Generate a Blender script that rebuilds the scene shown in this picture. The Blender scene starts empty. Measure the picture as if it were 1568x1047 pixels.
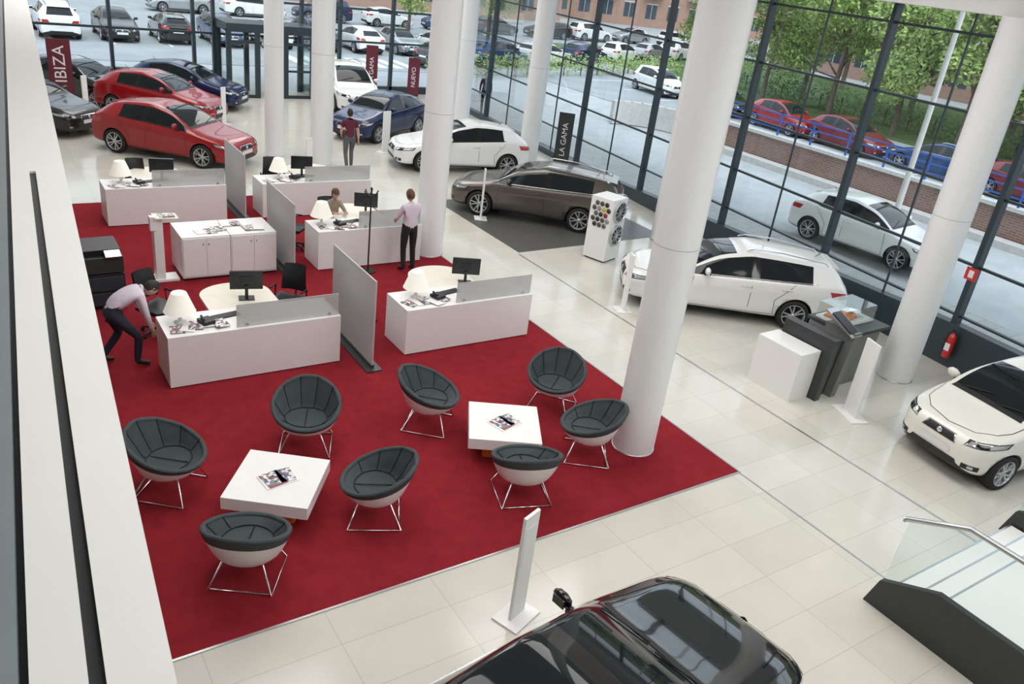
import bpy, bmesh, math, random
from math import sin, cos, pi, atan2, radians, sqrt
from mathutils import Vector, Matrix
from mathutils.bvhtree import BVHTree
random.seed(3)
COL=bpy.context.scene.collection
bpy.context.scene.view_settings.view_transform='Standard'

# ---------------------------------------------------------------- materials
def mat(name,col,rough=.5,metal=0,coat=0,noise=0,nscale=6,bump=0,bscale=60,trans=0,alpha=1,emit=0,spec=.5):
    m=bpy.data.materials.new(name); m.use_nodes=True; nt=m.node_tree; b=nt.nodes["Principled BSDF"]
    c=(col[0],col[1],col[2],1)
    b.inputs["Base Color"].default_value=c; b.inputs["Roughness"].default_value=rough; b.inputs["Metallic"].default_value=metal
    b.inputs["Coat Weight"].default_value=coat; b.inputs["Coat Roughness"].default_value=.03
    b.inputs["Specular IOR Level"].default_value=spec
    b.inputs["Transmission Weight"].default_value=trans; b.inputs["Alpha"].default_value=alpha
    if emit: b.inputs["Emission Color"].default_value=c; b.inputs["Emission Strength"].default_value=emit
    tc=nt.nodes.new("ShaderNodeTexCoord")
    nz=nt.nodes.new("ShaderNodeTexNoise"); nz.inputs["Scale"].default_value=nscale; nz.inputs["Detail"].default_value=4
    nt.links.new(tc.outputs["Object"],nz.inputs["Vector"])
    if noise>0:
        r=nt.nodes.new("ShaderNodeValToRGB"); nt.links.new(nz.outputs["Fac"],r.inputs[0])
        r.color_ramp.elements[0].position=.3; r.color_ramp.elements[1].position=.7
        r.color_ramp.elements[0].color=(col[0]*(1-noise),col[1]*(1-noise),col[2]*(1-noise),1)
        r.color_ramp.elements[1].color=(min(1,col[0]*(1+noise)),min(1,col[1]*(1+noise)),min(1,col[2]*(1+noise)),1)
        nt.links.new(r.outputs[0],b.inputs["Base Color"])
    if bump>0:
        n2=nt.nodes.new("ShaderNodeTexNoise"); n2.inputs["Scale"].default_value=bscale; nt.links.new(tc.outputs["Object"],n2.inputs["Vector"])
        bp=nt.nodes.new("ShaderNodeBump"); bp.inputs["Strength"].default_value=bump; bp.inputs["Distance"].default_value=.02
        nt.links.new(n2.outputs["Fac"],bp.inputs["Height"]); nt.links.new(bp.outputs[0],b.inputs["Normal"])
    return m
def glassmat(name,tint=(1,1,1),gl=.06,frost=0):
    m=bpy.data.materials.new(name); m.use_nodes=True; nt=m.node_tree; nt.nodes.clear()
    o=nt.nodes.new("ShaderNodeOutputMaterial"); t=nt.nodes.new("ShaderNodeBsdfTransparent"); t.inputs[0].default_value=(*tint,1)
    g=nt.nodes.new("ShaderNodeBsdfGlossy"); g.inputs["Roughness"].default_value=.02 if not frost else .35
    mx=nt.nodes.new("ShaderNodeMixShader"); fr=nt.nodes.new("ShaderNodeLayerWeight"); fr.inputs[0].default_value=.12
    mm=nt.nodes.new("ShaderNodeMath"); mm.operation='MULTIPLY_ADD'; mm.inputs[1].default_value=.4; mm.inputs[2].default_value=gl
    nt.links.new(fr.outputs["Fresnel"],mm.inputs[0]); nt.links.new(mm.outputs[0],mx.inputs[0])
    src=t.outputs[0]
    if frost:
        d=nt.nodes.new("ShaderNodeBsdfDiffuse"); d.inputs[0].default_value=(.60,.62,.62,1)
        m2=nt.nodes.new("ShaderNodeMixShader"); m2.inputs[0].default_value=frost
        nt.links.new(t.outputs[0],m2.inputs[1]); nt.links.new(d.outputs[0],m2.inputs[2]); src=m2.outputs[0]
    nt.links.new(src,mx.inputs[1]); nt.links.new(g.outputs[0],mx.inputs[2]); nt.links.new(mx.outputs[0],o.inputs[0])
    return m
def tilemat(name,c1,c2,cm,bw,bh,mortar=.006,rough=.2,off=0.0,axis='XY',nv=.04):
    m=bpy.data.materials.new(name); m.use_nodes=True; nt=m.node_tree; b=nt.nodes["Principled BSDF"]
    tc=nt.nodes.new("ShaderNodeTexCoord"); br=nt.nodes.new("ShaderNodeTexBrick"); br.offset=off
    br.inputs["Color1"].default_value=(*c1,1); br.inputs["Color2"].default_value=(*c2,1); br.inputs["Mortar"].default_value=(*cm,1)
    br.inputs["Scale"].default_value=1; br.inputs["Mortar Size"].default_value=mortar; br.inputs["Brick Width"].default_value=bw; br.inputs["Row Height"].default_value=bh
    if axis=='XY': nt.links.new(tc.outputs["Object"],br.inputs["Vector"])
    else:
        sp=nt.nodes.new("ShaderNodeSeparateXYZ"); cb=nt.nodes.new("ShaderNodeCombineXYZ"); nt.links.new(tc.outputs["Object"],sp.inputs[0])
        nt.links.new(sp.outputs["Y" if axis=='YZ' else "X"],cb.inputs[0]); nt.links.new(sp.outputs["Z"],cb.inputs[1]); nt.links.new(cb.outputs[0],br.inputs["Vector"])
    nz=nt.nodes.new("ShaderNodeTexNoise"); nz.inputs["Scale"].default_value=1.7; nz.inputs["Detail"].default_value=5; nt.links.new(tc.outputs["Object"],nz.inputs["Vector"])
    hs=nt.nodes.new("ShaderNodeHueSaturation"); ma=nt.nodes.new("ShaderNodeMath"); ma.operation='MULTIPLY_ADD'; ma.inputs[1].default_value=nv*4; ma.inputs[2].default_value=1-nv*2
    nt.links.new(nz.outputs["Fac"],ma.inputs[0]); nt.links.new(ma.outputs[0],hs.inputs["Value"]); nt.links.new(br.outputs["Color"],hs.inputs["Color"])
    nt.links.new(hs.outputs[0],b.inputs["Base Color"]); b.inputs["Roughness"].default_value=rough
    return m
def printmat(name,cols,sc=12):
    m=bpy.data.materials.new(name); m.use_nodes=True; nt=m.node_tree; b=nt.nodes["Principled BSDF"]
    tc=nt.nodes.new("ShaderNodeTexCoord"); v=nt.nodes.new("ShaderNodeTexVoronoi"); v.inputs["Scale"].default_value=sc; v.distance='CHEBYCHEV'
    nt.links.new(tc.outputs["Object"],v.inputs["Vector"]); r=nt.nodes.new("ShaderNodeValToRGB"); r.color_ramp.interpolation='CONSTANT'
    sp=nt.nodes.new("ShaderNodeSeparateColor"); nt.links.new(v.outputs["Color"],sp.inputs[0]); nt.links.new(sp.outputs[0],r.inputs[0])
    el=r.color_ramp.elements
    for i,c in enumerate(cols):
        e=el[i] if i<2 else el.new(i/len(cols)); e.position=i/len(cols); e.color=(*c,1)
    nt.links.new(r.outputs[0],b.inputs["Base Color"]); b.inputs["Roughness"].default_value=.35
    return m

WHITE=mat("white_lacquer",(.84,.84,.83),.35,noise=.01)
WALLW=mat("white_plaster",(.80,.80,.78),.7,noise=.01)
COLM=mat("column_paint",(.80,.81,.82),.35,noise=.01)
CREAM=mat("cream_laminate",(.78,.74,.64),.4,noise=.03)
FLOOR=tilemat("porcelain_tiles",(.66,.64,.575),(.615,.595,.53),(.50,.49,.43),1.2,.6,.005,.14)
CARPET=mat("red_carpet",(.255,.018,.026),.95,noise=.10,nscale=5,bump=.5,bscale=120,spec=.1)
DARK=mat("dark_steel",(.030,.048,.058),.4,noise=.05)
FRAME=mat("window_frame_paint",(.025,.042,.052),.4,noise=.05)
BLACK=mat("black_plastic",(.012,.013,.015),.45,noise=.1)
GLOSSB=mat("gloss_black",(.006,.006,.008),.08,coat=.3)
CARGL=mat("car_glass",(.008,.012,.014),.04,spec=.35)
RUB=mat("tyre_rubber",(.012,.012,.012),.75,bump=.1)
ALLOY=mat("alloy",(.55,.56,.58),.28,metal=.7)
CHROME=mat("chrome",(.75,.76,.78),.12,metal=1)
STEEL=mat("brushed_steel",(.55,.57,.58),.3,metal=.9,noise=.05)
GREYF=mat("chair_fabric",(.042,.055,.060),.75,noise=.10,bump=.2,bscale=150)
SEAM=mat("chair_seam",(.010,.014,.016),.8)
ORANGE=mat("orange_laminate",(.75,.20,.03),.4,noise=.04)
KGREY=mat("kiosk_grey",(.16,.165,.16),.4,noise=.05)
KDARK=mat("kiosk_dark",(.035,.04,.04),.4,noise=.06)
CAPG=mat("cap_metal",(.28,.33,.35),.35,metal=.3,noise=.04)
FROST=glassmat("frosted_glass",(.92,.95,.95),.03,.62)
FROST2=glassmat("frosted_panel",(.75,.78,.78),.03,.8)
GLASS=glassmat("clear_glass",(.95,.98,.98),.02)
GLASS2=glassmat("balustrade_glass",(.93,.965,.955),.03)
SHADE=mat("lamp_shade",(.85,.82,.75),.8,emit=.2,noise=.02)
PAPER=mat("paper",(.85,.85,.84),.6,noise=.02)
MAG=printmat("magazine_print",[(.7,.7,.72),(.08,.1,.2),(.35,.08,.08),(.65,.65,.6),(.05,.06,.06),(.8,.8,.8),(.2,.22,.25)],26)
MAROON=mat("banner_maroon",(.13,.012,.025),.6,noise=.05)
HLIGHT=mat("headlight_lens",(.50,.53,.55),.08,coat=1,metal=.4)
TLIGHT=mat("tail_light",(.40,.01,.01),.12,coat=1)
PLATE=mat("number_plate",(.75,.75,.75),.4)
SCREEN=mat("monitor_back",(.01,.012,.014),.3)
REDP=mat("extinguisher_red",(.6,.02,.02),.25,coat=.5)
TURN=mat("turntable_floor",(.10,.10,.095),.35,noise=.06)
LAB=mat("lettering",(.8,.78,.78),.5)

# ---------------------------------------------------------------- mesh builder
class MB:
    def __init__(s): s.v=[];s.f=[];s.mi=[];s.mats=[];s.sm=[]
    def m(s,mt):
        if mt not in s.mats: s.mats.append(mt)
        return s.mats.index(mt)
    def add(s,vs,fs,mt,smooth=False,M=None):
        o=len(s.v); k=s.m(mt)
        for p in vs:
            p=Vector(p); s.v.append(tuple(M@p) if M else tuple(p))
        for f in fs: s.f.append(tuple(i+o for i in f)); s.mi.append(k); s.sm.append(smooth)
    def box(s,c,d,mt,rz=0,M=None,tilt=None):
        x,y,z=d[0]/2,d[1]/2,d[2]/2
        vs=[(-x,-y,-z),(x,-y,-z),(x,y,-z),(-x,y,-z),(-x,-y,z),(x,-y,z),(x,y,z),(-x,y,z)]
        T=Matrix.Translation(c)@Matrix.Rotation(rz,4,'Z')
        if tilt: T=T@Matrix.Rotation(tilt[1],4,tilt[0])
        if M: T=M@T
        s.add(vs,[(0,3,2,1),(4,5,6,7),(0,1,5,4),(1,2,6,5),(2,3,7,6),(3,0,4,7)],mt,False,T)
    def b2(s,x0,x1,y0,y1,z0,z1,mt,M=None): s.box(((x0+x1)/2,(y0+y1)/2,(z0+z1)/2),(x1-x0,y1-y0,z1-z0),mt,0,M)
    def prism(s,poly,z0,z1,mt,M=None,smooth=False):
        n=len(poly); vs=[(p[0],p[1],z0) for p in poly]+[(p[0],p[1],z1) for p in poly]
        s.add(vs,[tuple(range(n-1,-1,-1)),tuple(range(n,2*n))],mt,False,M)
        s.add(vs,[(i,(i+1)%n,(i+1)%n+n,i+n) for i in range(n)],mt,smooth,M)
    def lathe(s,pr,mt,seg=24,M=None,smooth=True,caps=True):
        vs=[];fs=[];n=len(pr)
        for i in range(seg):
            a=2*pi*i/seg
            for r,z in pr: vs.append((r*cos(a),r*sin(a),z))
        for i in range(seg):
            j=(i+1)%seg
            for k in range(n-1): fs.append((i*n+k,j*n+k,j*n+k+1,i*n+k+1))
        s.add(vs,fs,mt,smooth,M)
        if caps and pr[0][0]>.0011: s.add([vs[i*n] for i in range(seg)],[tuple(range(seg-1,-1,-1))],mt,False,M)
        if caps and pr[-1][0]>.0011: s.add([vs[i*n+n-1] for i in range(seg)],[tuple(range(seg))],mt,False,M)
    def cyl(s,c,r,h,mt,seg=20,M=None): s.lathe([(r,0),(r,h)],mt,seg,(M or Matrix())@Matrix.Translation(c))
    def tube(s,pts,r,mt,seg=8,M=None,closed=False):
        pts=[Vector(p) for p in pts]; n=len(pts); vs=[];fs=[]
        for i,p in enumerate(pts):
            a=pts[i-1] if (i>0 or closed) else p; b=pts[(i+1)%n] if (i<n-1 or closed) else p
            t=(b-a); t=t.normalized() if t.length>1e-9 else Vector((0,0,1))
            u=t.cross(Vector((0,0,1)));
            if u.length<.05: u=t.cross(Vector((1,0,0)))
            u.normalize(); w=t.cross(u); rr=r[i] if isinstance(r,(list,tuple)) else r
            for k in range(seg): q=2*pi*k/seg; vs.append(tuple(p+u*cos(q)*rr+w*sin(q)*rr))
        for i in range(n if closed else n-1):
            j=(i+1)%n
            for k in range(seg): l=(k+1)%seg; fs.append((i*seg+k,i*seg+l,j*seg+l,j*seg+k))
        if not closed: fs+= [tuple(range(seg)),tuple(range(n*seg-1,(n-1)*seg-1,-1))]
        s.add(vs,fs,mt,True,M)
    def grid(s,rows,mt,smooth=True,M=None,closed=False):
        n=len(rows[0]); vs=[p for r in rows for p in r]; fs=[]
        for i in range(len(rows)-1):
            for k in range(n if closed else n-1):
                l=(k+1)%n; fs.append((i*n+k,i*n+l,(i+1)*n+l,(i+1)*n+k))
        s.add(vs,fs,mt,smooth,M)
    def mesh(s,me,mats,M=None):
        o=len(s.v); M=M or Matrix()
        s.v+= [tuple(M@v.co) for v in me.vertices]
        ks=[s.m(x) for x in mats]
        for p in me.polygons: s.f.append(tuple(i+o for i in p.vertices)); s.mi.append(ks[min(p.material_index,len(ks)-1)]); s.sm.append(True)
    def data(s,name):
        me=bpy.data.meshes.new(name); me.from_pydata(s.v,[],s.f)
        for m_ in s.mats: me.materials.append(m_)
        me.polygons.foreach_set("material_index",s.mi); me.polygons.foreach_set("use_smooth",s.sm); me.update(); return me
    def build(s,name,loc=(0,0,0),rz=0,bevel=0):
        return put(name,s.data(name),loc,rz,bevel)
def put(name,me,loc=(0,0,0),rz=0,bevel=0,scale=1):
    o=bpy.data.objects.new(name,me); o.location=loc; o.rotation_euler=(0,0,rz); o.scale=(scale,)*3; COL.objects.link(o)
    if bevel:
        b=o.modifiers.new("Bevel","BEVEL"); b.width=bevel; b.segments=2; b.limit_method='ANGLE'; b.angle_limit=.7
    return o
def evalmesh(o):
    dg=bpy.context.evaluated_depsgraph_get(); me=bpy.data.meshes.new_from_object(o.evaluated_get(dg),depsgraph=dg); return me

# ---------------------------------------------------------------- cars
def wheel(mb,x,y,r,side):
    M=Matrix.Translation((x,y,r))@Matrix.Rotation(-side*pi/2,4,'X')
    w=.105
    mb.lathe([(r*.69,-w),(r*.93,-w),(r*.985,-w*.75),(r,-w*.4),(r,w*.4),(r*.985,w*.75),(r*.93,w),(r*.73,w*1.0),(r*.69,w*.9)],RUB,32,M,caps=False)
    mb.lathe([(r*.73,w*.98),(r*.70,w*1.04),(r*.675,w*.9),(r*.66,-w*.6)],ALLOY,32,M,caps=False)
    mb.lathe([(.001,-.02),(r*.68,-.02)],BLACK,24,M,caps=False)
    mb.lathe([(.001,w*.92),(r*.12,w*.9),(r*.15,w*.7),(r*.15,.01)],ALLOY,16,M,caps=False)
    for i in range(5):
        for d in (-.15,.15):
            a=2*pi*i/5+d; a2=2*pi*i/5+d*1.5
            p0=Vector((cos(a)*r*.12,sin(a)*r*.12,0)); p1=Vector((cos(a2)*r*.68,sin(a2)*r*.68,0)); t=Vector((-sin(a),cos(a),0))
            vs=[]
            for p,ww,z1 in ((p0,.017,w*.82),(p1,.014,w*.95)):
                vs+=[p-t*ww+Vector((0,0,z1-.03)),p+t*ww+Vector((0,0,z1-.03)),p+t*ww*.7+Vector((0,0,z1)),p-t*ww*.7+Vector((0,0,z1))]
            mb.add(vs,[(0,1,5,4),(1,2,6,5),(2,3,7,6),(3,0,4,7)],ALLOY,False,M)
PAINT0=mat("paint_base",(.8,.8,.8),.3,coat=1)
def make_car(kind,WB=2.63,fo=.86,ro=.77,hw=.90,H=1.45,cx=.86,wx=-.02,bx=-.36,sc=-1.20,re=-1.50,rb=-1.93,rz=1.04,belt=.93,rise=.10,hood=.99,rw=.53,wr=.325,rails=False,N=0,pano=False,drop=.13):
    xf=WB/2+fo; xr=-(WB/2+ro); rk=hw/.9
    S=[(xf,.50*hw,.28,.50+N,.555+N,.36*rk),(xf-.05,.74*hw,.22,.57+N,.635+N,.48*rk),(xf-.16,.875*hw,.19,.64+N,.72+N,.56*rk),
       (xf-.38,.955*hw,.18,.74+N*.8,.81+N*.7,.60*rk),(WB/2-.02,.985*hw,.18,.81+N*.5,.885+N*.4,.63*rk),((WB/2+cx)/2,hw*.99,.18,.865+N*.3,.94+N*.2,.65*rk),(cx+.06,hw*.99,.18,belt-.03,hood-.01,.68*rk),(cx,hw*.99,.18,belt-.02,hood+.02,.68*rk)]
    c0=len(S)-1
    span=cx-re
    def bl(x): t=max(0,(cx-x)/span); return belt-.02+rise*t**1.1+ .02*t
    def G(x,z,r,k=.99): S.append((x,hw*k,.18,bl(x),z,r))
    G(cx*.75+wx*.25,hood+(H-hood)*.35,rw+.105); G(cx*.42+wx*.58,hood+(H-hood)*.72,rw+.05)
    G(wx,H-.06,rw+.015); ws_end=len(S)-1
    G(wx-.2,H-.015,rw)
    G(bx+.045,H,rw,1); bp=len(S)-1; G(bx-.045,H,rw,1)
    zr=lambda x: H-drop*((bx-x)/(bx-re))**1.8 if x<bx else H
    xm=(bx+sc)/2; G(xm,zr(xm),rw-.01,1); G(sc,zr(sc),rw-.03,1); se=len(S)-1
    G((sc+re)/2,zr((sc+re)/2),rw-.045,.995)
    G(re,zr(re),rw-.06,.98); r0=len(S)-1
    br=bl(re)
    S.append(((re+rb)/2,.965*hw,.20,br-.01,(zr(re)+rz)/2+.035,rw-.03)); S.append((rb,.94*hw,.22,br-.07,rz,rw+.04)); r1=len(S)-1
    S.append(((rb+xr)/2-.02,.92*hw,.24,br-.15,rz-.06,rw+.04)); S.append((xr+.03,.87*hw,.27,.72,.84,rw)); S.append((xr,.80*hw,.30,.56,.66,rw-.05)); S.append((xr+.005,.66*hw,.36,.46,.52,rw-.14))
    vs=[];n=22
    for x,h,zb,zs,zt,r in S:
        d=zt-zs; u=zs-zb
        fl=0
        for ax in (WB/2,-WB/2): fl=max(fl,math.exp(-((x-ax)/.34)**2))
        P=[(0,zb),(h*.78,zb),(h*.955,zb+.05),(h*(.985+.012*fl),zb+.30*u),(h*(.978+.03*fl),zb+.52*u),(h*.998,zb+.74*u),(h*.975,zs-.03),(h*.945,zs+.004),(r+.055,zs+d*.83),(r-.02,zs+d*.95),(r*.5,zs+d*.992),(0,zt)]
        vs+=[(x,-y,z) for y,z in P]+[(x,y,z) for y,z in P[10:0:-1]]
    fs=[];mi=[]
    for i in range(len(S)-1):
        for k in range(n):
            l=(k+1)%n; fs.append((i*n+k,(i+1)*n+k,(i+1)*n+l,i*n+l))
            kk=k if k<11 else 21-k; m_=0
            if kk==7 and c0<=i<se: m_=2 if i==bp else 1
            if kk>=9 and c0<=i<ws_end: m_=1
            if kk>=9 and r0<=i<r1: m_=1
            if pano and kk>=9 and ws_end+1<=i<se: m_=1
            if kk<=1: m_=3
            mi.append(m_)
    fs.append(tuple(range(n))); mi.append(0); e=(len(S)-1)*n; fs.append(tuple(e+i for i in range(n-1,-1,-1))); mi.append(0)
    me=bpy.data.meshes.new("cb"); me.from_pydata(vs,[],fs)
    bm=bmesh.new(); bm.from_mesh(me); bmesh.ops.recalc_face_normals(bm,faces=bm.faces)
    cl=bm.edges.layers.float.get("crease_edge") or bm.edges.layers.float.new("crease_edge")
    for ed in bm.edges:
        a,b=sorted((ed.verts[0].index,ed.verts[1].index)); ka,kb=a%n,b%n
        if ka==kb:
            kk=ka if ka<=11 else 22-ka
            if kk==5: ed[cl]=.55
            if kk in (7,8): ed[cl]=.6
            if kk==9: ed[cl]=.45
        else:
            if a//n in (c0,r0,r1): ed[cl]=.5
    for i,f in enumerate(bm.faces): f.material_index=mi[i]
    bm.to_mesh(me); bm.free()
    for m_ in (PAINT0,CARGL,GLOSSB,BLACK): me.materials.append(m_)
    o=bpy.data.objects.new("cb",me); COL.objects.link(o)
    sb=o.modifiers.new("s","SUBSURF"); sb.levels=2; sb.render_levels=2
    cut=MB()
    for ax in (WB/2,-WB/2):
        for sd in (1,-1): cut.lathe([(wr+.04,0),(wr+.04,.8)],BLACK,40,Matrix.Translation((ax,sd*(hw-.27),wr))@Matrix.Rotation(-sd*pi/2,4,'X'))
    cm=cut.data("cut"); bm=bmesh.new(); bm.from_mesh(cm); bmesh.ops.remove_doubles(bm,verts=bm.verts,dist=1e-5); bmesh.ops.recalc_face_normals(bm,faces=bm.faces); bm.to_mesh(cm); bm.free()
    co=bpy.data.objects.new("cut",cm); COL.objects.link(co)
    bo=o.modifiers.new("b","BOOLEAN"); bo.object=co; bo.operation='DIFFERENCE'; bo.solver='EXACT'
    bpy.context.view_layer.update()
    em=evalmesh(o); bpy.data.objects.remove(o); bpy.data.objects.remove(co)
    for p in em.polygons:
        ok=False
        for ax in (WB/2,-WB/2):
            if all(sqrt((em.vertices[i].co.x-ax)**2+(em.vertices[i].co.z-wr)**2)<wr+.042 for i in p.vertices): ok=True
        if ok and abs(p.center.y)>.3: p.material_index=3
    bm=bmesh.new(); bm.from_mesh(em); bvh=BVHTree.FromBMesh(bm); bm.free()
    mb=MB(); mb.mesh(em,[PAINT0,CARGL,GLOSSB,BLACK])
    def decal(P4,dirv,mt,nu=6,nv=3,off=.005):
        d=Vector(dirv).normalized(); A,B,C,D=[Vector(p) for p in P4]; rows=[]
        for i in range(nu+1):
            u=i/nu; row=[]
            for j in range(nv+1):
                v=j/nv; p=(A*(1-u)+B*u)*(1-v)+(D*(1-u)+C*u)*v
                h=bvh.ray_cast(p-d*5,d)
                if h[0] is None: return
                row.append(tuple(h[0]-d*off))
            rows.append(row)
        mb.grid(rows,mt)
    def line(pts,dirv,mt=BLACK,w=.005):
        for a,b in zip(pts[:-1],pts[1:]):
            a=Vector(a);b=Vector(b);t=(b-a).normalized();s_=t.cross(Vector(dirv)).normalized()*w
            decal((a-s_,b-s_,b+s_,a+s_),dirv,mt,5,1,.003)
    zh=.655+N
    for sd in (1,-1):
        d=(0,-sd,0)
        for ax in (WB/2,-WB/2): wheel(mb,ax,sd*(hw-.115),wr,sd)
        fx=WB/2-wr-.12
        line([(fx,0,.28),(fx-.01,0,.6),(fx-.05,0,bl(fx)-.03)],d); line([(bx,0,.28),(bx,0,bl(bx)-.01)],d)
        line([(-WB/2+wr+.10,0,.30),(-WB/2+wr+.13,0,.60),(-WB/2+.10,0,bl(-WB/2)-.02)],d); line([(fx,0,.28),(bx,0,.28),(-WB/2+wr+.10,0,.30)],d)
        for hx in (bx+.20,bx-.62):
            zz=bl(hx)-.12; decal([(hx,0,zz-.015),(hx-.19,0,zz-.01),(hx-.19,0,zz+.02),(hx,0,zz+.012)],d,PAINT0,3,1,.022); line([(hx+.01,0,zz-.02),(hx-.2,0,zz-.014)],d,BLACK,.004)
        decal([(WB/2-wr-.06,0,.20),(-WB/2+wr+.06,0,.20),(-WB/2+wr+.06,0,.235),(WB/2-wr-.06,0,.235)],d,BLACK,8,1,.006)
        dd=(-.72,-sd*.69,0)
        def Q(x,y,z): return (x,sd*y*rk,z)
        decal([Q(xf-.07,.40,zh-.085),Q(xf-.45,.885,zh-.01),Q(xf-.54,.885,zh+.075),Q(xf-.13,.43,zh+.01)],dd,BLACK,10,4,.003)
        decal([Q(xf-.09,.43,zh-.07),Q(xf-.42,.87,zh+.0),Q(xf-.50,.87,zh+.06),Q(xf-.14,.46,zh+.0)],dd,HLIGHT,10,4,.006)
        decal([Q(xf-.15,.52,zh-.055),Q(xf-.27,.68,zh-.03),Q(xf-.29,.68,zh+.025),Q(xf-.17,.54,zh+.005)],dd,GLOSSB,4,3,.009)
        decal([Q(xf-.05,.50,.30),Q(xf-.17,.74,.31),Q(xf-.17,.74,.39),Q(xf-.05,.50,.38)],dd,BLACK,5,2,.005)
        decal([Q(xf-.09,.58,.325),Q(xf-.13,.66,.325),Q(xf-.13,.66,.37),Q(xf-.09,.58,.37)],dd,HLIGHT,3,2,.009)
        de=(.72,-sd*.69,0)
        decal([Q(xr+.02,.44,.78),Q(xr+.36,.88,.80),Q(xr+.42,.88,.93),Q(xr+.08,.48,.91)],de,TLIGHT,8,3,.006)
        mx=cx-.28; mz=bl(mx)+.10
        mb.lathe([(.001,-.02),(.06,0),(.085,.06),(.075,.13),(.03,.17),(.001,.175)],PAINT0,14,Matrix.Translation((mx,sd*(hw*.93),mz))@Matrix.Rotation(-sd*pi/2*.92,4,'X')@Matrix.Diagonal((.65,.9,1.15,1)))
        mb.box((mx-.05,sd*(hw*.93+.09),mz),(.012,.14,.09),CARGL); mb.box((mx+.02,sd*(hw*.90),mz-.07),(.07,.10,.05),BLACK)
        if rails:
            mb.tube([(wx-.15,sd*(rw-.02),zr(wx)-.02),(wx-.3,sd*(rw-.02),H+.03),(-.9,sd*(rw-.03),zr(-.9)+.045),(re+.2,sd*(rw-.06),zr(re+.2)+.03),(re+.1,sd*(rw-.06),zr(re+.1)-.03)],.014,CHROME if kind=='est' else BLACK)
        pts=[]
        for k in range(16):
            x_=cx-.22+(sc-cx+.2)*k/15; hh=bvh.ray_cast(Vector((x_,sd*3,bl(x_)+.028)),Vector((0,-sd,0)))[0]
            if hh: pts.append(hh+Vector((0,sd*.002,0)))
        mb.tube(pts,.009,CHROME if (pano or kind=='est') else BLACK,6)
    D=(-1,0,0)
    g=.0 if kind!='sml' else -.06
    decal([(0,-.36-g,zh-.135),(0,.36+g,zh-.135),(0,.27+g*.5,zh-.015),(0,-.27-g*.5,zh-.015)],D,CHROME,8,3,.004)
    decal([(0,-.335-g,zh-.125),(0,.335+g,zh-.125),(0,.25+g*.5,zh-.028),(0,-.25-g*.5,zh-.028)],D,BLACK,8,3,.008)
    mb.lathe([(.001,.012),(.04,.012),(.048,0)],CHROME,6,Matrix.Translation((xf-.01,0,zh-.075))@Matrix.Rotation(pi/2,4,'Y'))
    decal([(0,-.44,.28),(0,.44,.28),(0,.38,.375),(0,-.38,.375)],D,BLACK,8,2,.005)
    decal([(0,-.26,.41),(0,.26,.41),(0,.26,.51),(0,-.26,.51)],D,PLATE,6,2,.012)
    E=(1,0,0)
    decal([(0,-.26,.60),(0,.26,.60),(0,.26,.70),(0,-.26,.70)],E,PLATE,6,2,.012)
    decal([(0,-.5,.34),(0,.5,.34),(0,.5,.42),(0,-.5,.42)],E,BLACK,6,2,.006)
    Z=(0,0,-1)
    for sd in (1,-1):
        line([(cx+.05,sd*.76*rk,0),(WB/2,sd*.73*rk,0),(xf-.40,sd*.66*rk,0),(xf-.22,sd*.44*rk,0)],Z)
    line([(xf-.22,-.44*rk,0),(xf-.15,0,0),(xf-.22,.44*rk,0)],Z)
    decal([(cx+.06,-.66*rk,0),(cx+.06,.66*rk,0),(cx-.02,.64*rk,0),(cx-.02,-.64*rk,0)],Z,BLACK,8,1,.005)
    for yy in (-.5,.12):
        h0,h1,hm=[bvh.ray_cast(Vector((cx-a,yy+b,3)),Vector(Z))[0] for a,b in ((0,0),(.12,.48),(.06,.25))]
        mb.tube([h0+Vector((0,0,.02)),hm+Vector((0,0,.02)),h1+Vector((0,0,.015))],.008,BLACK,6)
    mb.tube([(re+.3,0,zr(re+.3)-.01),(re+.18,0,zr(re+.3)+.10)],.006,BLACK,6)
    mb.box((re-.03,0,zr(re)-.012),(.16,(rw-.08)*2,.022),PAINT0,0,None,('Y',-.18))
    mb.b2(-WB/2,WB/2,-hw+.3,hw-.3,.16,.3,BLACK)
    return mb.data(kind)
CAR={}
CAR['hat']=make_car('hat')
CAR['est']=make_car('est',ro=1.02,sc=-1.62,re=-2.0,rb=-2.24,rails=True,H=1.45,drop=.13,rise=.09)
CAR['sml']=make_car('sml',WB=2.42,fo=.60,ro=.53,hw=.82,H=1.47,cx=.92,wx=.12,bx=-.36,sc=-1.12,re=-1.42,rb=-1.60,rz=1.02,hood=1.01,rw=.50,wr=.29,N=.07,belt=.94,rise=.05,drop=.08)
CAR['ibz']=make_car('ibz',WB=2.47,fo=.80,ro=.74,hw=.85,H=1.44,cx=.80,wx=-.04,bx=-.36,sc=-1.12,re=-1.40,rb=-1.80,rz=1.03,rw=.50,wr=.31)
CAR['suv']=make_car('suv',WB=2.65,fo=.85,ro=.90,hw=.93,H=1.64,cx=.92,wx=.1,sc=-1.5,re=-1.85,rb=-2.1,rz=1.12,belt=1.03,hood=1.10,rw=.57,wr=.35,rails=True,N=.12)
CAR['pan']=make_car('pan',WB=2.70,fo=.95,cx=.86,wx=.0,pano=True,H=1.46)
def paint(name,c,metal=0,rough=.28,coat=.6): return mat(name,c,rough,metal=metal,coat=coat,noise=.01,spec=.35)
PW=paint("paint_white",(.82,.82,.81)); PR=paint("paint_red",(.30,.004,.007),.0); PB=paint("paint_blue",(.006,.018,.075),.2)
PBZ=paint("paint_bronze",(.13,.115,.10),.7,.3); PK=paint("paint_black",(.004,.004,.005),0,.1,1); PBR=paint("paint_brown",(.03,.028,.026),.5)
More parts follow.
